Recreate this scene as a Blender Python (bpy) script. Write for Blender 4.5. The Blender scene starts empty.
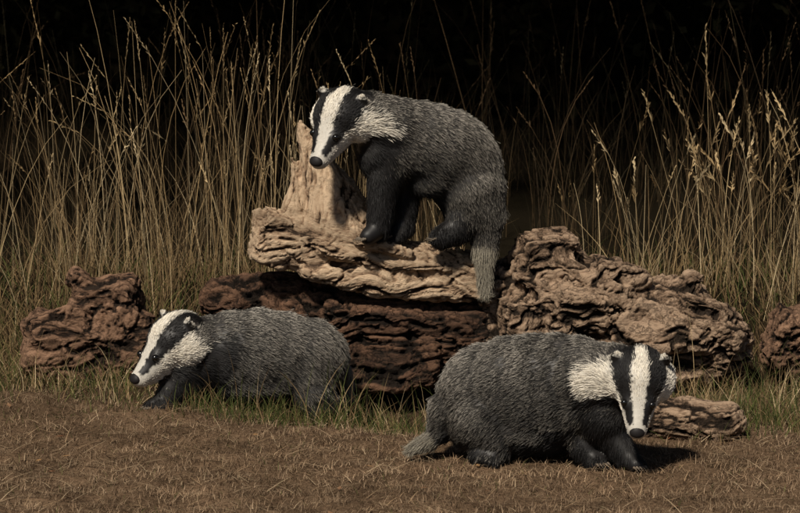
import bpy, bmesh, math, numpy as np
from mathutils import Vector, Matrix
rng=np.random.default_rng(11)
scene=bpy.context.scene
def nrm(a):
    a=np.asarray(a,float); return a/(np.linalg.norm(a,axis=-1,keepdims=True)+1e-9)
def sst(a,b,x):
    t=np.clip((x-a)/(b-a),0,1); return t*t*(3-2*t)
def _h(i,j,k,s):
    n=(i*374761393+j*668265263+k*2147483647+s*974634777)&0xffffffff
    n=((n^(n>>13))*1274126177)&0xffffffff
    n=(n^(n>>16))&0xffffffff
    return n/4294967295.0
def vn(p,s=0):
    p=np.asarray(p,float); f=np.floor(p); i=f.astype(np.int64); t=p-f; t=t*t*(3-2*t)
    x,y,z=i[:,0],i[:,1],i[:,2]; tx,ty,tz=t[:,0],t[:,1],t[:,2]
    def L(a,b,t): return a+(b-a)*t
    c=lambda a,b,d:_h(x+a,y+b,z+d,s)
    return L(L(L(c(0,0,0),c(1,0,0),tx),L(c(0,1,0),c(1,1,0),tx),ty),L(L(c(0,0,1),c(1,0,1),tx),L(c(0,1,1),c(1,1,1),tx),ty),tz)
def fbm(p,o=4,s=0):
    r=0;a=.5;q=np.asarray(p,float)
    for k in range(o):
        r=r+a*vn(q,s+k*7); q=q*2.03+11.3; a*=.5
    return r/(1-.5**o)
def worley(p,s=0):
    p=np.asarray(p,float); i=np.floor(p).astype(np.int64); b1=np.full(len(p),9.); b2=b1.copy(); hv=np.zeros(len(p))
    for dx in(-1,0,1):
        for dy in(-1,0,1):
            for dz in(-1,0,1):
                c=i+np.array([dx,dy,dz]); a=(c[:,0],c[:,1],c[:,2])
                f=c+np.stack([_h(*a,s+1),_h(*a,s+2),_h(*a,s+3)],1); d=np.linalg.norm(f-p,axis=1)
                m=d<b1; b2=np.where(m,b1,np.minimum(b2,d)); hv=np.where(m,_h(*a,s+4),hv); b1=np.where(m,d,b1)
    return hv,b2-b1
# ---------------- materials
def mat_new(name):
    m=bpy.data.materials.new(name); m.use_nodes=True; nt=m.node_tree
    b=nt.nodes["Principled BSDF"]; b.inputs["Roughness"].default_value=.8
    b.inputs["Specular IOR Level"].default_value=.2
    return m,nt,b
def attr_mat(name,rough=.7,spec=.2,trans=False):
    m,nt,b=mat_new(name); a=nt.nodes.new("ShaderNodeAttribute"); a.attribute_name="Col"
    n=nt.nodes.new("ShaderNodeTexNoise"); n.inputs["Scale"].default_value=60
    mx=nt.nodes.new("ShaderNodeMix"); mx.data_type='RGBA'; mx.blend_type='MULTIPLY'; mx.inputs["Factor"].default_value=.3
    nt.links.new(a.outputs["Color"],mx.inputs["A"]); nt.links.new(n.outputs["Fac"],mx.inputs["B"])
    nt.links.new(mx.outputs["Result"],b.inputs["Base Color"])
    b.inputs["Roughness"].default_value=rough; b.inputs["Specular IOR Level"].default_value=spec
    return m
M_fur=attr_mat("badger_fur",.5,.3); M_grass=attr_mat("dry_grass",.75,.08); M_leaf=attr_mat("leaf",.9,.0)
def plain(name,col,rough,spec=.5):
    m,nt,b=mat_new(name)
    n=nt.nodes.new("ShaderNodeTexNoise"); n.inputs["Scale"].default_value=300
    r=nt.nodes.new("ShaderNodeMix"); r.data_type='RGBA'
    r.inputs["A"].default_value=(*[c*.7 for c in col],1); r.inputs["B"].default_value=(*col,1)
    nt.links.new(n.outputs["Fac"],r.inputs["Factor"]); nt.links.new(r.outputs["Result"],b.inputs["Base Color"])
    b.inputs["Roughness"].default_value=rough; b.inputs["Specular IOR Level"].default_value=spec
    return m
M_eye=plain("eye",(.006,.005,.004),.08,.6); M_nose=plain("nose",(.014,.012,.012),.6,.25); M_claw=plain("claw",(.13,.10,.07),.5)
def wood_mat(name,pale,mid,dark,bump=.6,palebias=.5,crack=.35,fine=.2):
    m,nt,b=mat_new(name); N=nt.nodes; Lk=nt.links
    tc=N.new("ShaderNodeTexCoord"); ga=N.new("ShaderNodeAttribute"); ga.attribute_name="G"; G=ga.outputs["Vector"]
    def noise(sc,det,src,rg=.6,dist=0):
        n=N.new("ShaderNodeTexNoise"); n.inputs["Scale"].default_value=sc; n.inputs["Detail"].default_value=det
        n.inputs["Roughness"].default_value=rg; n.inputs["Distortion"].default_value=dist; Lk.new(src,n.inputs["Vector"]); return n
    n1=noise(9,7,tc.outputs["Object"],.66,.6); n2=noise(42,8,G,.74,.6); n3=noise(170,5,G,.7); n4=noise(200,5,tc.outputs["Object"],.7)
    vo=N.new("ShaderNodeTexVoronoi"); vo.feature='DISTANCE_TO_EDGE'; vo.inputs["Scale"].default_value=24
    wv=N.new("ShaderNodeMix"); wv.data_type='VECTOR'; wv.inputs["Factor"].default_value=.16
    Lk.new(G,wv.inputs["A"]); Lk.new(n1.outputs["Color"],wv.inputs["B"]); Lk.new(wv.outputs["Result"],vo.inputs["Vector"])
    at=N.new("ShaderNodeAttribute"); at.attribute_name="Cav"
    r1=N.new("ShaderNodeValToRGB"); e=r1.color_ramp.elements
    e[0].position=.36; e[0].color=(*dark,1); e[1].position=.68; e[1].color=(*pale,1); q=e.new(.5); q.color=(*mid,1)
    def math_(op,a,bv,c=None):
        k=N.new("ShaderNodeMath"); k.operation=op
        for i,v in enumerate((a,bv,c)):
            if v is None: continue
            if isinstance(v,(int,float)): k.inputs[i].default_value=v
            else: Lk.new(v,k.inputs[i])
        return k.outputs[0]
    s=math_('ADD',math_('MULTIPLY',n1.outputs["Fac"],.60),math_('MULTIPLY',n2.outputs["Fac"],.70))
    s=math_('ADD',s,math_('MULTIPLY',n3.outputs["Fac"],.3)); s=math_('ADD',s,math_('MULTIPLY',n4.outputs["Fac"],.1)); 
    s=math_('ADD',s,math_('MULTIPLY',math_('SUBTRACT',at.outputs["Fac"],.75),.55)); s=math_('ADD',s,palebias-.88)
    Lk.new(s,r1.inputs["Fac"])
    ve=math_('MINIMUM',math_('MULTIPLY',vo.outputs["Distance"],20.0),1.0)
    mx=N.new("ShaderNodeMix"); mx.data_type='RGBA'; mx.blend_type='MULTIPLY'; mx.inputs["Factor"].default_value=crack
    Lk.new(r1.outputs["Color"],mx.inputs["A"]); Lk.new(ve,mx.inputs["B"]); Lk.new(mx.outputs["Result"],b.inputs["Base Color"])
    h=math_('ADD',math_('MULTIPLY',n2.outputs["Fac"],1.0),math_('MULTIPLY',n3.outputs["Fac"],.5)); h=math_('ADD',h,math_('MULTIPLY',ve,crack)); h=math_('ADD',h,math_('MULTIPLY',n4.outputs["Fac"],fine))
    bp=N.new("ShaderNodeBump"); bp.inputs["Strength"].default_value=bump; bp.inputs["Distance"].default_value=.016
    Lk.new(h,bp.inputs["Height"]); Lk.new(bp.outputs["Normal"],b.inputs["Normal"])
    b.inputs["Roughness"].default_value=.85; b.inputs["Specular IOR Level"].default_value=.15
    return m
# ---------------- mesh helpers
def fast_mesh(name,V,F,mat,col=None,smooth=False,cname="Col"):
    me=bpy.data.meshes.new(name); V=np.asarray(V,np.float32).reshape(-1,3); F=np.asarray(F,np.int32); k=F.shape[1]
    me.vertices.add(len(V)); me.vertices.foreach_set("co",V.ravel())
    me.loops.add(F.size); me.loops.foreach_set("vertex_index",F.ravel())
    me.polygons.add(len(F)); me.polygons.foreach_set("loop_start",np.arange(len(F),dtype=np.int32)*k)
    if smooth: me.polygons.foreach_set("use_smooth",np.ones(len(F),bool))
    me.update(calc_edges=True)
    if col is not None:
        a=me.attributes.new("Col",'FLOAT_COLOR','POINT'); c=np.ones((len(V),4),np.float32); c[:,:3]=col; a.data.foreach_set("color",c.ravel())
    me.materials.append(mat)
    o=bpy.data.objects.new(name,me); scene.collection.objects.link(o); return o
def ribbons(P,W,side,col):
    n,k,_=P.shape
    S=side[:,None,:]*W[:,:,None]*.5
    V=np.stack([P-S,P+S],2).reshape(-1,3)
    b=(np.arange(n)*k*2)[:,None]+(np.arange(k-1)*2)[None,:]
    F=np.stack([b,b+1,b+3,b+2],-1).reshape(-1,4)
    if col.ndim==2: col=np.repeat(col[:,None,:],k,1)
    C=np.repeat(col[:,:,None,:],2,2).reshape(-1,3)
    return V,F,C
def blades(base,Ln,az,th0,th1,w,k=5,pw=1.5,taper=.15):
    n=len(base); t=np.linspace(0,1,k)[None,:]
    th=th0[:,None]+(th1-th0)[:,None]*t**pw
    ds=(Ln/(k-1))[:,None]
    st=np.stack([np.sin(th)*np.cos(az)[:,None],np.sin(th)*np.sin(az)[:,None],np.cos(th)],-1)*ds[...,None]
    P=np.zeros((n,k,3)); P[:,1:]=np.cumsum(st[:,:-1],1); P+=base[:,None,:]
    W=w[:,None]*(1-(1-taper)*t**1.5)
    yaw=rng.uniform(-.8,.8,n); side=np.stack([np.cos(yaw),np.sin(yaw),np.zeros(n)],-1)
    return P,W,side
def cat(parts):
    Vs,Fs,Cs=[],[],[];o=0
    for V,F,C in parts:
        Vs.append(V);Fs.append(F+o);Cs.append(C);o+=len(V)
    return np.concatenate(Vs),np.concatenate(Fs),np.concatenate(Cs)
def pick(n,pal,jit=.25):
    pal=np.array(pal); c=pal[rng.integers(0,len(pal),n)]; return c*rng.uniform(1-jit,1+jit,(n,1))
# ---------------- terrain
def gz(x,y):
    x=np.asarray(x,float);y=np.asarray(y,float)
    z=.02*sst(0,1,y)+.30*sst(1.15,2.1,y)+.25*sst(3,9,y)+4.5*sst(7.2,13,y)
    z-=.16*np.exp(-((x-.05)/.38)**2-((y-.90)/.30)**2)
    z+=.03*np.exp(-((x+1.3)/.6)**2-((y-.9)/.3)**2)
    p=np.stack([x*1.6,y*1.6,0*x],-1).reshape(-1,3)
    z+=(.05*(fbm(p,3,3)-.5)).reshape(x.shape)
    p=np.stack([x*14,y*14,0*x],-1).reshape(-1,3)
    z+=(.035*(fbm(p,3,5)-.5)).reshape(x.shape)
    return z
def axis(c,half,step,far):
    a=list(np.arange(0,half,step)); s=step
    while a[-1]<far: s*=1.25; a.append(a[-1]+s)
    a=np.array(a); return np.concatenate([-a[::-1][:-1],a])+c
gx=axis(0,2.2,.02,120); gy=axis(.6,2.2,.02,120)
X,Y=np.meshgrid(gx,gy); Z=gz(X,Y); n0,n1=X.shape
idx=np.arange(n0*n1).reshape(n0,n1)
F=np.stack([idx[:-1,:-1],idx[:-1,1:],idx[1:,1:],idx[1:,:-1]],-1).reshape(-1,4)
mg,nt,b=mat_new("ground_soil"); N=nt.nodes
tc=N.new("ShaderNodeTexCoord"); na=N.new("ShaderNodeTexNoise"); na.inputs["Scale"].default_value=5; na.inputs["Detail"].default_value=8
nb=N.new("ShaderNodeTexNoise"); nb.inputs["Scale"].default_value=90; nb.inputs["Detail"].default_value=6
nt.links.new(tc.outputs["Object"],na.inputs["Vector"]); nt.links.new(tc.outputs["Object"],nb.inputs["Vector"])
mm=N.new("ShaderNodeMath"); mm.operation='ADD'; nt.links.new(na.outputs["Fac"],mm.inputs[0]); nt.links.new(nb.outputs["Fac"],mm.inputs[1])
m2=N.new("ShaderNodeMath"); m2.operation='MULTIPLY'; m2.inputs[1].default_value=.5; nt.links.new(mm.outputs[0],m2.inputs[0])
cr=N.new("ShaderNodeValToRGB"); cr.color_ramp.elements[0].position=.35; cr.color_ramp.elements[0].color=(.035,.023,.014,1)
cr.color_ramp.elements[1].position=.65; cr.color_ramp.elements[1].color=(.15,.098,.060,1)
nt.links.new(m2.outputs[0],cr.inputs[0])
sx=N.new("ShaderNodeSeparateXYZ"); nt.links.new(tc.outputs["Object"],sx.inputs[0])
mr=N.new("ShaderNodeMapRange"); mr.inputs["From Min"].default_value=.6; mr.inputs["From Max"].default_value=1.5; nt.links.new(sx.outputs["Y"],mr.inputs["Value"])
mx=N.new("ShaderNodeMix"); mx.data_type='RGBA'; mx.inputs["B"].default_value=(.010,.008,.005,1)  # soil fades to near black with distance: background shade put into colour
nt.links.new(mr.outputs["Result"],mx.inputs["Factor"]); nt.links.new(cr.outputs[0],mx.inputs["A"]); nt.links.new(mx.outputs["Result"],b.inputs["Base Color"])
bp=N.new("ShaderNodeBump"); bp.inputs["Strength"].default_value=.7; bp.inputs["Distance"].default_value=.01; nt.links.new(nb.outputs["Fac"],bp.inputs["Height"]); nt.links.new(bp.outputs["Normal"],b.inputs["Normal"])
b.inputs["Roughness"].default_value=1; b.inputs["Specular IOR Level"].default_value=0
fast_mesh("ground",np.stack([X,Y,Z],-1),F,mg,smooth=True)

# ---------------- solid from primitives
bm=bmesh.new(); bmesh.ops.create_icosphere(bm,subdivisions=3,radius=1); bm.verts.ensure_lookup_table()
IV=np.array([v.co[:] for v in bm.verts]); IF=np.array([[v.index for v in f.verts] for f in bm.faces]); bm.free()
I3=np.eye(3)
def rot(ax,ay,az):
    return np.array((Matrix.Rotation(math.radians(az),3,'Z')@Matrix.Rotation(math.radians(ay),3,'Y')@Matrix.Rotation(math.radians(ax),3,'X')))
def E(c,r,tag='body',flow=(1,0,-.3),R=I3,L=None,box=False): 
    r=(r,r,r) if np.isscalar(r) else r
    return dict(k='e',c=np.array(c,float),r=np.array(r,float),tag=tag,flow=np.array(flow,float),R=np.array(R),box=box)
def Bx(c,r,a=(0,0,0)): return E(c,r,'x',R=rot(*a),box=True)
mxn=np.abs(IV).max(1,keepdims=True); BV=IV/mxn
def C(p0,r0,p1,r1,tag='body',flow=None):
    p0=np.array(p0,float);p1=np.array(p1,float)
    return dict(k='c',a=p0,b=p1,ra=r0,rb=r1,tag=tag,flow=np.array(flow,float) if flow is not None else nrm(p1-p0))
def chain(pts,tag,flow=None):
    return [C(pts[i][0],pts[i][1],pts[i+1][0],pts[i+1][1],tag,flow) for i in range(len(pts)-1)]
def sdf(pr,p):
    if pr['k']=='e':
        q=(p-pr['c'])@pr['R']; return (np.linalg.norm(q/pr['r'],axis=1)-1)*pr['r'].min()
    d=pr['b']-pr['a']; t=np.clip(((p-pr['a'])@d)/(d@d),0,1)
    return np.linalg.norm(p-pr['a']-t[:,None]*d,axis=1)-(pr['ra']+(pr['rb']-pr['ra'])*t)
def solid(prims,vox,sm):
    Vs=[];Fs=[];o=0
    for pr in prims:
        bv=IV
        if pr['k']=='e': L=[(pr['c'],pr['r'],pr['R'])]; bv=BV if pr['box'] else IV
        else:
            ln=np.linalg.norm(pr['b']-pr['a']); n=max(3,int(ln/(.22*min(pr['ra'],pr['rb'])+1.5))+1)
            L=[(pr['a']+(pr['b']-pr['a'])*t,np.ones(3)*(pr['ra']+(pr['rb']-pr['ra'])*t),I3) for t in np.linspace(0,1,n)]
        for c,r,R in L:
            Vs.append((bv*r)@np.asarray(R).T+c);Fs.append(IF+o);o+=len(IV)
    me=bpy.data.meshes.new("tmp"); V=np.concatenate(Vs);F=np.concatenate(Fs)
    me.from_pydata(V.tolist(),[],F.tolist()); ob=bpy.data.objects.new("tmp",me); scene.collection.objects.link(ob)
    m=ob.modifiers.new("r",'REMESH'); m.mode='VOXEL'; m.voxel_size=vox
    if sm: s=ob.modifiers.new("s",'SMOOTH'); s.factor=.5; s.iterations=sm
    dg=bpy.context.evaluated_depsgraph_get(); dg.update(); ev=ob.evaluated_get(dg); m2=bpy.data.meshes.new_from_object(ev)
    nv=len(m2.vertices); co=np.empty(nv*3,np.float32); m2.vertices.foreach_get("co",co); no=np.empty(nv*3,np.float32); m2.vertices.foreach_get("normal",no)
    m2.calc_loop_triangles(); nt_=len(m2.loop_triangles); tr=np.empty(nt_*3,np.int32); m2.loop_triangles.foreach_get("vertices",tr)
    bpy.data.objects.remove(ob); bpy.data.meshes.remove(me); bpy.data.meshes.remove(m2)
    return co.reshape(-1,3).astype(float),no.reshape(-1,3).astype(float),tr.reshape(-1,3)
# ---------------- badger
def badger(prims,head_c,head_f,head_up,hs,anchor,scale,paws,N=230000,seed=0):
    f=nrm(np.array(head_f,float)); s=nrm(np.cross(np.array(head_up,float),f)); u=np.cross(f,s)
    R=np.stack([f,s,u],1); hc=np.array(head_c,float)
    T=lambda p: hc+R@(np.array(p,float)*hs)
    H=[]
    fl=nrm(-f)
    H.append(E(T((0,0,0)),np.array((34,30,27))*hs,'head',fl,R))
    for sg in(-1,1):
        H.append(E(T((-4,sg*17,-9)),np.array((25,20,21))*hs,'head',fl,R))
        H.append(E(T((-12,sg*24,15.5)),np.array((4.5,8.5,8.5))*hs,'ear',u,R))
    H.append(C(T((8,0,-1)),25*hs,T((36,0,-7)),16*hs,'head',fl)); H.append(C(T((36,0,-7)),16*hs,T((58,0,-10)),10.5*hs,'head',fl))
    H.append(C(T((12,0,-15)),17*hs,T((48,0,-17)),8*hs,'head',fl))
    for sg in(-1,1): H.append(E(T((32,sg*9,3)),np.array((12,8,7))*hs,'head',fl,R))
    allp=prims+H
    co,no,tr=solid(allp,2.3,9)
    emp=bpy.data.objects.new("badger",None); emp.location=anchor; scene.collection.objects.link(emp)
    def shade(p,n):
        m=len(p)
        D=np.stack([sdf(q,p) for q in allp],1)
        jit=(fbm(p/12,3,seed)-.5)*14+rng.normal(0,3.,m)
        tags=[q['tag'] for q in allp]; Dj=D.copy()
        for i,t in enumerate(tags):
            if t=='black': Dj[:,i]+=jit
        w=np.exp(-(D-D.min(1,keepdims=True))/11); w/=w.sum(1,keepdims=True)
        w2=np.exp(-(D-D.min(1,keepdims=True))/3); w2/=w2.sum(1,keepdims=True)
        FL=np.stack([nrm(q['flow']) for q in allp])
        win=Dj.argmin(1); tg=np.array(tags)[win]
        q=((p-hc)@R)/hs
        isH=(tg=='head')|(tg=='ear')
        flow=np.where(isH[:,None],w2@FL,w@FL)
        ln=np.full(m,12.) 
        x,y,z=q[:,0],np.abs(q[:,1]),q[:,2]
        z0=-3-.1*np.maximum(x,0); phi=np.degrees(np.arctan2(y,z-z0))+rng.normal(0,2.2,m)+(fbm(p/8,2,seed+50)-.5)*9
        dh=np.linalg.norm(q,axis=1)
        xj=x+rng.normal(0,4.,m)+(fbm(p/9,2,seed+60)-.5)*16
        near=(dh<66)
        pw=15+.17*np.maximum(x,0); pb=62+.1*x
        bl=(phi>pw)&(phi<pb)&(x<58)
        thr=phi>(112+np.clip(x,0,40)*1.0)
        cat_=np.zeros(m,int); cat_[tg=='black']=2; cat_[tg=='tail']=3
        cat_[(n[:,2]<-.45)&(tg=='body')]=2
        hm=isH
        cat_[hm]=1; cat_[hm&bl]=2; cat_[hm&thr&(x<45)]=2
        cat_[hm&(xj<-22)&(phi<=pw)]=0
        cat_[hm&(xj<-12+.22*(110-np.clip(phi,60,112)))&(phi>pb)&(phi<112)&(xj<-5)]=0
        cat_[hm&(xj<-32)]=0
        nk=(tg!='black')&near&(~isH)
        cat_[nk&(phi>pb)&(phi<104)&(xj>-9)]=1
        cat_[nk&(phi>pw)&(phi<=pb)&(xj>-32)]=2
        cat_[(x>-60)&near&(tg!='head')&(phi>=104)&(x<20)&(xj>-50)]=2
        ear=tg=='ear'; eb=(z>20.5)|(y>30.5); cat_[ear]=2; cat_[ear&eb]=1
        ln[near]=9
        ln[hm]=np.clip(6.5-(x[hm])*.075,2.3,8.5); ln[ear]=3.6
        ln[(tg=='black')]=9; ln[tg=='tail']=13
        return cat_,ln*np.where(hm,hs,1),flow,q,hm
    cat_,ln,flow,q,hm=shade(co,no)
    sk=np.array([(.035,.032,.03),(.55,.52,.46),(.010,.009,.009),(.12,.11,.09)])[cat_]
    body=fast_mesh("body",co*scale,tr,M_fur,sk,True); body.parent=emp
    a,b_,c=co[tr[:,0]],co[tr[:,1]],co[tr[:,2]]; ar=np.linalg.norm(np.cross(b_-a,c-a),axis=1)
    wt=ar*np.where(hm[tr[:,0]],2.0,1.)*np.where(cat_[tr[:,0]]==2,.6,1)
    ti=rng.choice(len(tr),N,p=wt/wt.sum()); r1=np.sqrt(rng.random(N)); r2=rng.random(N)
    wa,wb,wc=1-r1,r1*(1-r2),r1*r2
    p=a[ti]*wa[:,None]+b_[ti]*wb[:,None]+c[ti]*wc[:,None]
    n=nrm(no[tr[ti,0]]*wa[:,None]+no[tr[ti,1]]*wb[:,None]+no[tr[ti,2]]*wc[:,None])
    cat_,ln,flow,q,hm=shade(p,n)
    EP=[]
    for sg in(-1,1):
        d=nrm(np.array((.35,sg*.75,.5))); o=np.array((31,0,-6.))
        qv=((co-hc)@R)/hs; rel=qv-o; tpar=rel@d; per=np.linalg.norm(rel-tpar[:,None]*d,axis=1); k=np.where(per<3.5)[0]; k=k[np.argmax(tpar[k])]
        EP.append((qv[k],d))
    keep=np.ones(N,bool)
    for e,d in EP: keep&=np.linalg.norm(q-e,axis=1)>4.0
    keep&=q[:,0]<63
    p,n,cat_,ln,flow,hm=p[keep],n[keep],cat_[keep],ln[keep],flow[keep],hm[keep]; m=len(p)
    fl=flow-n*np.sum(flow*n,1,keepdims=True)*.97
    cl=np.stack([fbm(p/13,2,seed+31+k*5)-.5 for k in range(3)],1)*np.where(hm,.25,.40)[:,None]
    fl=nrm(nrm(fl)+cl+rng.normal(0,.15,(m,3))+np.array([0,0,-.15]))
    lift=(np.where(hm,.15,.17)*rng.uniform(.6,1.5,m))[:,None]
    ln=ln*rng.uniform(.5,1.15,m)
    K=4; P=np.zeros((m,K,3)); P[:,0]=p-n*.6
    for k in range(1,K):
        d=nrm(fl+n*lift*(1.5-.55*k)); P[:,k]=P[:,k-1]+d*(ln/(K-1))[:,None]
    pal=np.zeros((4,K,3))
    pal[0]=[(.11,.093,.075),(.030,.027,.024),(.07,.063,.054),(.58,.53,.455)]
    pal[1]=[(.72,.67,.57)]+[(.86,.80,.69)]*3
    pal[2]=[(.010,.009,.009)]*3+[(.016,.015,.014)]
    pal[3]=[(.12,.105,.08)]*2+[(.30,.27,.21)]*2
    col=pal[cat_]*rng.uniform(.6,1.3,(m,1,1))
    g=cat_==0; dk=g&(rng.random(m)<.28); col[dk]*=.25
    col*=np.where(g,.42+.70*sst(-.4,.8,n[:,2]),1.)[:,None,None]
    warm=(fbm(p/35,2,seed+3)-.5)[:,None,None]; col*=1+warm*.9*g[:,None,None]
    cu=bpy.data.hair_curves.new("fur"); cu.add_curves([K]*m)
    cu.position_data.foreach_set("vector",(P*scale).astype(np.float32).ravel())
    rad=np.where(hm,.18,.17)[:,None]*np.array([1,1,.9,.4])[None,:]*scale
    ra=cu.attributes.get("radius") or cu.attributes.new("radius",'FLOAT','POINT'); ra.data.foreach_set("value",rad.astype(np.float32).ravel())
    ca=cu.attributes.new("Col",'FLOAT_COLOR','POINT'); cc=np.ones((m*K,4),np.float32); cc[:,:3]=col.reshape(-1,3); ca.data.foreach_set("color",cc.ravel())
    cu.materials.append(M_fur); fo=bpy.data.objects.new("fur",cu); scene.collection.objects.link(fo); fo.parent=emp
    for e,d in EP:
        c0=hc+R@((e-d*.8)*hs); V=(IV*3.9*hs+c0)*scale; o=fast_mesh("eye",V,IF,M_eye,smooth=True); o.parent=emp
    c0=T((63,0,-7)); V=IV.copy(); V[:,2]*=1-.25*V[:,0]; V=((V*np.array((6,7.8,6.2))*hs)@R.T+c0)*scale; o=fast_mesh("nose",V,IF,M_nose,smooth=True); o.parent=emp
    Vs=[];Fs=[];o_=0
    for pc,pd,r in paws:
        pd=nrm(np.array(pd,float)); sd=nrm(np.cross(pd,(0,0,1.)))
        for k in range(5):
            b0=np.array(pc)+sd*(k-2)*r*.36+pd*r*.8; 
            for j in range(5):
                t=j/4; cc=b0+pd*t*8+np.array([0,0,-3*t*t]); Vs.append(IV*(1.4-1.0*t)+cc);Fs.append(IF+o_);o_+=len(IV)
    if Vs: o=fast_mesh("claws",np.concatenate(Vs)*scale,np.concatenate(Fs),M_claw,smooth=True); o.parent=emp
    return emp
R_=[E((-32,14,62),(54,44,54),'body',(-1,0,-.35)),E((-8,6,66),(56,46,58),'body',(-1,0,-.3)),E((12,0,68),(60,46,59),'body',(-1,0,-.25)),E((34,-6,70),(52,43,58),'body',(-1,0,-.25)),E((54,-12,71),(44,40,55),'body',(-1,.1,-.3)),
    C((58,-18,82),40,(92,-42,92),31,'body',(-1,.6,-.2)),E((5,0,34),(68,38,28),'body',(-1,0,-.5)),
    E((80,-32,50),(28,28,34),'black',(-.3,-.2,-1)),E((62,-20,32),(26,22,20),'black',(-1,0,-.5))]
R_+=chain([((76,-28,45),25),((92,-42,24),15),((104,-52,8),11),((110,-62,4),9)],'black',(.2,-.2,-1))
R_+=chain([((58,-14,36),20),((60,-30,18),14),((66,-36,7),10),((74,-44,4),9)],'black',(.2,-.2,-1))
R_+=[C((-38,0,42),38,(-26,-12,26),24,'body',(-.8,0,-.6))]+chain([((-24,-20,14),14),((-44,-22,8),11),((-32,-30,5),9)],'black',(0,0,-1))
R_+=[C((-68,12,48),26,(-80,8,32),16,'body',(-.8,0,-.8))]
R_+=chain([((-76,10,34),14),((-92,4,20),9),((-110,-4,12),5)],'tail',(-1,-.2,-.6))
badger(R_,(112,-64,94),(-.07,-.66,-.74),(0,-.74,.66),.97,(.3676,0,.009),.002941,[((110,-62,4),(.5,-1,-.1),9),((74,-44,4),(.5,-1,-.1),9)],seed=1)
L_=[E((50,6,43),(46,42,43),'body',(1,0,-.5)),E((28,3,47),(50,42,44.5),'body',(1,0,-.3)),E((6,0,50),(56,42,45),'body',(1,0,-.2)),E((-20,-2,50),(46,39,43),'body',(1,0,-.2)),E((-42,-5,50),(38,35,39),'body',(1,.1,-.2)),
    C((-44,-8,56),32,(-70,-16,65),27,'body',(1,.4,-.1)),E((-66,-18,36),(26,26,30),'black',(.3,-.1,-1)),E((5,-4,24),(62,32,20),'body',(1,0,-.5))]
L_+=chain([((-60,-18,34),23),((-78,-28,18),15),((-86,-34,6),11),((-96,-40,3),9)],'black',(0,0,-1))
L_+=chain([((-48,0,30),20),((-58,-6,16),14),((-62,-10,6),11),((-72,-16,3),9)],'black',(0,0,-1))
L_+=[C((54,-6,32),31,(60,-14,18),22,'body',(.5,0,-1))]+chain([((64,-22,12),18),((78,-24,3),12),((66,-30,-2),10)],'black',(.3,0,-1))
L_+=chain([((84,18,34),12),((92,22,22),8),((95,22,8),5)],'tail',(.3,0,-1))
badger(L_,(-75,-24,69),(-.69,-.50,-.53),(-.42,-.40,.8),.94,(-.483,.85,.031),.003219,[((-96,-40,3),(-1,-.5,-.1),9),((-72,-16,3),(-1,-.5,-.1),9)],seed=2)
T_=[E((-30,-4,96),(41,34,41),'body',(1,0,-.3)),E((-14,-2,92),(43,35,42),'body',(1,0,-.35)),E((2,0,86),(44,36,43),'body',(1,0,-.4)),E((16,4,76),(40,36,46),'body',(.8,0,-.7)),E((28,8,60),(34,36,52),'body',(.5,0,-1)),
    C((-42,-8,108),32,(-78,-20,122),26,'body',(1,.3,-.1)),E((-58,-14,88),(26,24,30),'black',(.3,0,-1)),E((-6,-2,62),(30,28,20),'body',(1,0,-.5))]
T_+=chain([((-50,-14,84),24),((-58,-22,42),14),((-62,-26,10),11),((-72,-34,3),9)],'black',(0,0,-1))
T_+=chain([((-32,8,76),22),((-34,4,42),14),((-36,0,10),11),((-46,-8,3),9)],'black',(0,0,-1))
T_+=[C((30,0,52),33,(38,-2,24),26,'body',(.2,0,-1))]+chain([((26,-10,24),19),((18,-16,10),14),((0,-24,2),10)],'black',(0,0,-1))
T_+=[C((42,-2,26),23,(44,-10,0),14,'body',(0,0,-1))]+chain([((44,-10,0),14),((45,-16,-24),9),((45,-22,-50),5)],'tail',(0,0,-1))
badger(T_,(-98,-28,124),(-.43,-.62,-.64),(-.2,-.6,.75),.94,(.133,1.15,.543),.003317,[((-72,-34,3),(-1,-.6,-.2),9),((-46,-8,3),(-1,-.6,-.2),9),((0,-24,2),(-1,-.5,-.1),9)],seed=3)

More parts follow.
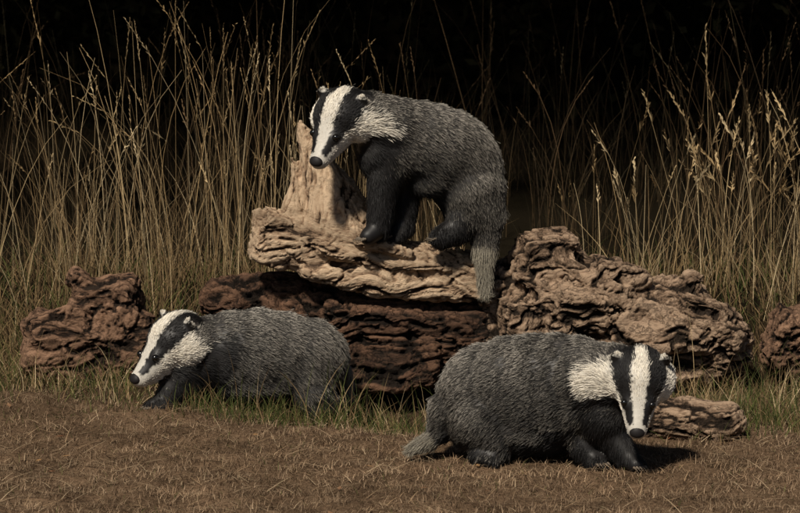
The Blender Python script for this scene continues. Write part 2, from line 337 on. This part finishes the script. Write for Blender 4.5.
# ---------------- logs
def setG(o,G,cav):
    a=o.data.attributes.new("Cav",'FLOAT','POINT'); a.data.foreach_set("value",cav.astype(np.float32))
    a=o.data.attributes.new("G",'FLOAT_VECTOR','POINT'); a.data.foreach_set("vector",G.astype(np.float32).ravel())
def log(name,prims,origin,sc,mat,amp=(8,5,2.2),grain=(.25,1,1),vox=2.2,seed=0,stub=None,fr=12,sm=3,plate=2.,pc=28):
    co,no,tr=solid(prims,vox,sm)
    p=co
    big=fbm(p/55,3,seed)-.5
    w=0*p[:,:1] if stub is None else stub(p)[:,None]
    wob=(np.stack([fbm(p/38,2,seed+5),fbm(p/38,2,seed+6),fbm(p/38,2,seed+7)],1)-.5)*26
    q=p*np.array(grain)+wob; q2=p*np.array([1,1,.10])+wob*.6
    def fld(q):
        a=1-np.abs(2*fbm(q/fr,3,seed+9)-1); b=1-np.abs(2*fbm(q/(fr*.4),3,seed+15)-1)
        return -sst(.88,1.,a)-.45*sst(.84,1.0,b), fbm(q/(fr*.4),4,seed+19)-.5
    r1,f1=fld(q)
    if stub is not None:
        r2,f2=fld(q2); ww=w[:,0]; r1=r1*(1-ww)+r2*ww*.6; f1=f1*(1-ww)+f2*ww*.8
    fi=fbm(p/5,3,seed+13)-.5
    qq=(p*(np.array(grain)**.7)*(1-w)+q2*w)/pc+ (np.stack([fbm(p/16,2,seed+41),fbm(p/16,2,seed+42),fbm(p/16,2,seed+43)],1)-.5)*.5
    hv,ed=worley(qq,seed)
    crk=1-sst(0,.10,ed)
    pl=(hv-.5)*2*plate-crk*plate*.8
    d=amp[0]*2*big+amp[1]*r1+amp[1]*.9*f1+amp[2]*2*fi+pl
    co=co+no*d[:,None]
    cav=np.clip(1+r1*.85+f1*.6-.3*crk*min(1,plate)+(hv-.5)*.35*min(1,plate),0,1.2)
    o=fast_mesh(name,co*sc,tr,mat,smooth=True); o.location=origin
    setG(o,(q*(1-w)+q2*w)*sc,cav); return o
W1=wood_mat("weathered_log",(.58,.43,.29),(.35,.235,.15),(.055,.036,.024),.9,.585,.12,.15)
W2=wood_mat("rotten_root_wood",(.42,.295,.20),(.21,.138,.09),(.028,.019,.013),1.0,.535,.3,.25)
W5=wood_mat("dark_broken_wood",(.32,.19,.12),(.15,.086,.054),(.025,.016,.011),1.0,.515,.25,.2)
W3=wood_mat("red_rotten_wood",(.16,.088,.054),(.075,.042,.027),(.015,.010,.007),1.0,.50,.3,.2)
s12=1/300; O=(0,1.2,0)
A=chain([((-122,-4,158),26),((-90,-2,152),30),((-50,0,140),27),((15,0,132),26),((68,0,120),25)],'x')
A+=chain([((-56,8,158),40),((-70,10,196),29),((-86,12,236),17),((-100,14,274),4)],'x')
A+=chain([((-110,0,175),12),((-106,6,215),6),((-108,8,240),2)],'x')
A+=chain([((-135,-6,165),14),((-143,-8,184),7)],'x')+chain([((60,-12,112),16),((82,-14,102),10),((94,-14,100),4)],'x')+chain([((-90,-18,130),12),((-20,-22,116),15),((60,-16,106),12)],'x')
A+=[Bx((-126,-8,160),(20,20,26),(10,20,15)),Bx((50,0,122),(30,20,20),(25,5,5))]
A+=chain([((-120,-20,172),6),((-70,-32,150),8),((-10,-28,134),7),((50,-24,132),5)],'x')+chain([((-60,-20,196),5),((-40,-30,160),8),((10,-28,146),5)],'x')
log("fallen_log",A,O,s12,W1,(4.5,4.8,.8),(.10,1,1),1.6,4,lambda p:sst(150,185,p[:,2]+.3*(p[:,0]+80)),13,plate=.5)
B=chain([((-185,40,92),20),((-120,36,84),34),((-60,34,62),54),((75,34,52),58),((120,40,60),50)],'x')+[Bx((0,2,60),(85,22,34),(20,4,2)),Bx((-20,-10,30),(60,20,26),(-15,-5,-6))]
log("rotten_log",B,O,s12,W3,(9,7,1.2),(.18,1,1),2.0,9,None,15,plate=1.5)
D=[E((150,10,122),(46,42,44)),E((112,14,92),(34,38,46)),E((205,5,92),(58,48,50)),E((268,0,74),(58,48,48)),E((322,-2,50),(36,38,40)),E((215,0,38),(115,45,45)),
   Bx((180,-28,84),(34,20,30),(20,12,12)),Bx((250,-30,68),(38,22,26),(-18,-14,8)),Bx((312,-22,58),(30,20,30),(15,22,-10)),Bx((128,-20,72),(28,22,34),(10,-10,20)),Bx((218,-10,124),(30,24,14),(10,14,10)),
   Bx((150,0,150),(30,26,16),(12,-8,14)),E((292,-14,116),14)]
D+=chain([((100,-14,60),16),((160,-26,40),16),((240,-30,34),18),((320,-20,28),14)],'x')
D+=chain([((120,-24,120),8),((165,-36,100),10),((225,-42,74),9),((300,-40,62),10),((350,-24,40),8)],'x')
D+=chain([((150,-20,140),13),((200,-34,114),11),((240,-38,92),9)],'x')+chain([((268,-30,102),9),((325,-28,88),12),((348,-20,60),10)],'x')
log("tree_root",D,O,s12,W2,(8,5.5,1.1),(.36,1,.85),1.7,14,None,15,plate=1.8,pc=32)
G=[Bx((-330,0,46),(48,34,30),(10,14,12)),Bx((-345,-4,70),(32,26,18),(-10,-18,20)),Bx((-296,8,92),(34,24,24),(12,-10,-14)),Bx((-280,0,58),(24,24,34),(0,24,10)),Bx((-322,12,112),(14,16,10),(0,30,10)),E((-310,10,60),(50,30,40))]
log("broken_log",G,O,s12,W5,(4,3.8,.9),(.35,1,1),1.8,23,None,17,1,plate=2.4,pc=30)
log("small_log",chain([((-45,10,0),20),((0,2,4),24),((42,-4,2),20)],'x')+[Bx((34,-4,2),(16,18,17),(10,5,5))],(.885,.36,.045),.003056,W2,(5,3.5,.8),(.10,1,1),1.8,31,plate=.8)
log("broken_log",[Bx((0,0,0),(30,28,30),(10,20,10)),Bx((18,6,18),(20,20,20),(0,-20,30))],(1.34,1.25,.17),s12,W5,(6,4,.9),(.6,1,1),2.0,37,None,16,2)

# ---------------- grass
straw=[(.38,.28,.15),(.31,.22,.115),(.245,.168,.082),(.44,.34,.20),(.19,.128,.064)]
brown=[(.15,.10,.05),(.085,.054,.028),(.19,.125,.062)]
green=[(.060,.075,.020),(.09,.10,.03),(.042,.052,.017)]
def place(n,x0,x1,y0,y1,power=None):
    x=rng.uniform(x0,x1,n);y=rng.uniform(y0,y1,n); return np.stack([x,y,gz(x,y)-.005],-1)
parts=[]
def stems(base,hm,hs_,lean=.12,bend=.45,heads=.55,pal=straw,wd=.0026,hl=1):
    n=len(base); Ln=np.clip(rng.normal(hm,hs_,n),.15,1.4); az=rng.uniform(0,2*np.pi,n); th0=np.abs(rng.normal(0,lean,n)); th1=th0+np.abs(rng.normal(0,bend,n))
    P,W,S=blades(base,Ln,az,th0,th1,rng.uniform(.5,1.2,n)*wd,7,2.0,.35); col=pick(n,pal,.4); parts.append(ribbons(P,W,S,col))
    hd=np.where(rng.random(n)<heads)[0]; m=20
    for j in range(m):
        t=j/(m-1); a=P[hd,5]*(1-t)+P[hd,6]*t; tg=nrm(P[hd,6]-P[hd,5]); k=len(hd)
        out=nrm(tg*1.7+rng.normal(0,.45,(k,3))); l=rng.uniform(.009,.022,k)*(1.15-.6*t)*hl
        PP=np.stack([a,a+out*(l*.5)[:,None],a+out*l[:,None]],1); WW=np.stack([np.full(k,.001),np.full(k,.0035),np.full(k,.0006)],1)*hl
        parts.append(ribbons(PP,WW,nrm(np.cross(out,rng.normal(0,1,(k,3)))),col[hd]*1.1))
def leaves(base,hm,hs_,pal,wd=.004,th0m=.3,th1m=1.6):
    n=len(base); Ln=np.clip(rng.normal(hm,hs_,n),.05,1.2); az=rng.uniform(0,2*np.pi,n); th0=np.abs(rng.normal(0,th0m,n)); th1=th0+rng.uniform(.2,1,n)*th1m
    P,W,S=blades(base,Ln,az,th0,th1,rng.uniform(.5,1.2,n)*wd,6,1.3,.1); parts.append(ribbons(P,W,S,pick(n,pal)))
def clumps(nc,per,x0,x1,y0,y1,sp):
    c=np.stack([rng.uniform(x0,x1,nc),rng.uniform(y0,y1,nc)],-1); p=np.repeat(c,per,0)+rng.normal(0,sp,(nc*per,2))
    return np.stack([p[:,0],p[:,1],gz(p[:,0],p[:,1])-.005],-1)
stems(clumps(24,9,-1.9,-.4,1.65,2.15,.05),.76,.20,lean=.2,bend=.6,wd=.0024)
stems(clumps(7,8,-.45,.1,1.75,2.1,.05),.60,.14,lean=.18,wd=.0024)
leaves(clumps(24,22,-2.0,-.3,1.6,2.1,.05),.36,.15,straw[1:]+brown,.0026,.3,1.5)
leaves(place(5200,-2.0,-.2,1.3,2.0),.14,.05,brown*2+straw[2:3]+green,.0030,.5,1.9)
leaves(clumps(6,16,-.3,.3,1.7,2.1,.05),.30,.12,brown+straw[2:],.0026,.25,1.2)
stems(clumps(16,8,.85,1.9,1.65,2.1,.06),.56,.13,lean=.25,bend=.6,heads=.8,hl=1.5,wd=.0024)
stems(clumps(2,5,.6,.8,1.7,2.0,.04),.45,.1,lean=.25)
leaves(clumps(22,22,.85,2.0,1.6,2.1,.05),.31,.12,straw+brown,.0026,.3,1.5)
leaves(place(2800,.6,2.0,1.4,2.0),.13,.05,brown*2+straw[2:3]+green,.0030,.5,1.8)
leaves(place(2600,-1.6,-.9,.95,1.6),.10,.05,brown+straw[2:]+green,.0026,.5,1.8)
leaves(place(1300,.9,1.7,.5,1.5),.11,.05,brown+straw[2:]+green,.0026,.5,1.8)
leaves(clumps(50,42,-.75,.25,.56,.98,.045),.08,.03,green+green+brown,.0028,.4,1.6)
leaves(clumps(22,42,.65,1.3,.35,.85,.05),.085,.03,green+green+brown,.0028,.4,1.6)
leaves(clumps(30,18,-.6,.30,.56,1.05,.05),.16,.06,green*2+straw,.0028,.35,1.4)
leaves(clumps(18,16,-1.5,-.7,.75,1.1,.05),.10,.04,green*2+straw+brown,.0028,.35,1.5)
leaves(clumps(18,16,.7,1.7,.4,1.0,.06),.15,.05,green+straw,.0028,.35,1.4)
V,F,Cc=cat(parts); fast_mesh("tall_grass",V,F,M_grass,Cc)
parts=[]
dim=[(.085,.053,.027),(.055,.036,.019),(.11,.07,.036),(.035,.027,.014)]  # meadow stems and leaves darkened, with the background shade in their colours
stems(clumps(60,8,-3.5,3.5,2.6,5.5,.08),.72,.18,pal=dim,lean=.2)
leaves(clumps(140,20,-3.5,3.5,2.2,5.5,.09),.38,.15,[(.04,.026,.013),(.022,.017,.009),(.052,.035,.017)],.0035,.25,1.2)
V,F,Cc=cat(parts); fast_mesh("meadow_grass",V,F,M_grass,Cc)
n=140000; base=place(n,-2.0,2.0,-1.3,1.4)
pn=fbm(np.stack([base[:,0]*5,base[:,1]*5,base[:,0]*0],-1),3,77)
az=rng.uniform(0,2*np.pi,n); P,W,S=blades(base,rng.uniform(.012,.04,n),az,rng.uniform(.3,1.3,n),rng.uniform(1.0,1.9,n),rng.uniform(.0010,.0022,n),3,1.0,.2)
S=np.stack([-np.sin(az),np.cos(az),0*az],-1)
col=pick(n,[(.25,.17,.105),(.155,.102,.063),(.35,.25,.16),(.075,.048,.03),(.20,.132,.08)],.3)*(.40+1.3*pn)[:,None]
gr=(rng.random(n)<.6*sst(.45,.85,base[:,1])*(pn>.47))|(rng.random(n)<.03); col[gr]=pick(gr.sum(),green)
parts=[ribbons(P,W,S,col)]
n=3400; base=place(n,-1.8,1.8,-1.2,1.2); base[:,2]+=.012; az=rng.uniform(0,2*np.pi,n)
P,W,S=blades(base,rng.uniform(.03,.11,n),az,rng.uniform(1.2,1.6,n),rng.uniform(1.4,1.75,n),rng.uniform(.0012,.0024,n),4,1,.5)
parts.append(ribbons(P,W,np.stack([-np.sin(az),np.cos(az),0*az],-1),pick(n,[(.40,.30,.19),(.28,.19,.11)],.4)))
V,F,Cc=cat(parts); fast_mesh("short_grass",V,F,M_grass,Cc)
def leafquads(c,size,cols,flat=.0):
    n=len(c); u=nrm(rng.normal(0,1,(n,3))*np.array([1,1,1-flat])); w=nrm(np.cross(u,rng.normal(0,1,(n,3))*np.array([1-flat,1-flat,1])+np.array([0,0,flat*3])))
    s=size[:,None]; V=np.stack([c-u*s,c-w*s*.45,c+u*s,c+w*s*.45],1).reshape(-1,3); F=np.arange(n*4).reshape(n,4); return V,F,np.repeat(cols,4,0)
c=place(60,-1.8,1.8,-1.1,1.1); c[:,2]+=.015
V,F,Cc=leafquads(c,rng.uniform(.008,.018,60),pick(60,[(.20,.08,.04),(.16,.09,.05),(.26,.15,.07)]),.8); fast_mesh("fallen_leaves",V,F,M_leaf,Cc)
nc=620; cc=np.stack([rng.uniform(-6,7,nc),rng.uniform(1.55,10.5,nc),rng.uniform(2.7,4.4,nc)],-1)
cl=np.repeat(cc,150,0)+rng.normal(0,.25,(nc*150,3)); cl[:,2]=np.maximum(cl[:,2],2.35+.2*rng.random(len(cl)))
tv=leafquads(cl,rng.uniform(.05,.085,len(cl)),pick(len(cl),[(.04,.06,.02),(.06,.08,.025),(.03,.045,.015)]))
te=bpy.data.objects.new("added_shade_tree",None); scene.collection.objects.link(te)  # unseen tree, added above and beside the frame to shade the background
o=fast_mesh("shade_crown",tv[0],tv[1],M_leaf,tv[2]); o.parent=te
bk=wood_mat("bark",(.12,.09,.06),(.07,.05,.035),(.02,.015,.01),.9,.5)
tp=chain([((330,700,-10),48),((325,690,150),34),((318,680,300),28)],'x')
for a_ in range(7):
    e=np.array([rng.uniform(-350,500),rng.uniform(300,900),rng.uniform(320,400)]); m_=(np.array([318,680,250])+e)/2+np.array([0,0,40])
    tp+=chain([((320,682,250),20),(m_,12),(e,5)],'x')
co,no,tr=solid(tp,7,2); co=co+no*((fbm(co*np.array([1,1,.2])/12,3,3)-.5)*10)[:,None]; o=fast_mesh("shade_trunk",co*.01,tr,bk,smooth=True); o.parent=te
setG(o,co*.01*np.array([1,1,.2]),np.full(len(co),.8))
nh=60000; h=np.stack([rng.uniform(-7,7,nh),rng.uniform(6.4,8.4,nh),rng.uniform(.2,3.0,nh)],-1); k=fbm(h*1.3,2,8)>.40; h=h[k]
tv=leafquads(h,rng.uniform(.03,.055,len(h)),pick(len(h),[(.009,.009,.005),(.013,.012,.006),(.007,.007,.004)])); fast_mesh("hedge",tv[0],tv[1],M_leaf,tv[2])  # near-black leaf colours carry the shade of the backdrop

# ---------------- light, camera
d=Vector((.26,.60,-.75)); sun=bpy.data.lights.new("sun",'SUN'); sun.energy=5.0; sun.angle=math.radians(5); sun.color=(1,.91,.78)
so=bpy.data.objects.new("sun",sun); so.rotation_euler=d.to_track_quat('-Z','Y').to_euler(); scene.collection.objects.link(so)
w=bpy.data.worlds.new("World"); scene.world=w; w.use_nodes=True; nt=w.node_tree; sk=nt.nodes.new("ShaderNodeTexSky"); sk.sky_type='NISHITA'; sk.sun_disc=False
sk.sun_elevation=math.radians(48.9); sk.sun_rotation=math.radians(203); nt.links.new(sk.outputs[0],nt.nodes["Background"].inputs[0]); nt.nodes["Background"].inputs[1].default_value=.035
cam=bpy.data.cameras.new("cam"); cam.lens=137.7; cam.sensor_width=36; cam.clip_end=500; co_=bpy.data.objects.new("camera",cam); scene.collection.objects.link(co_)
co_.location=(0,-9,1.72); co_.rotation_euler=(math.radians(83),0,0); scene.camera=co_
cam.dof.use_dof=True; cam.dof.focus_distance=9.6; cam.dof.aperture_fstop=9
scene.view_settings.view_transform='Standard'; scene.view_settings.look='None'; scene.view_settings.exposure=0
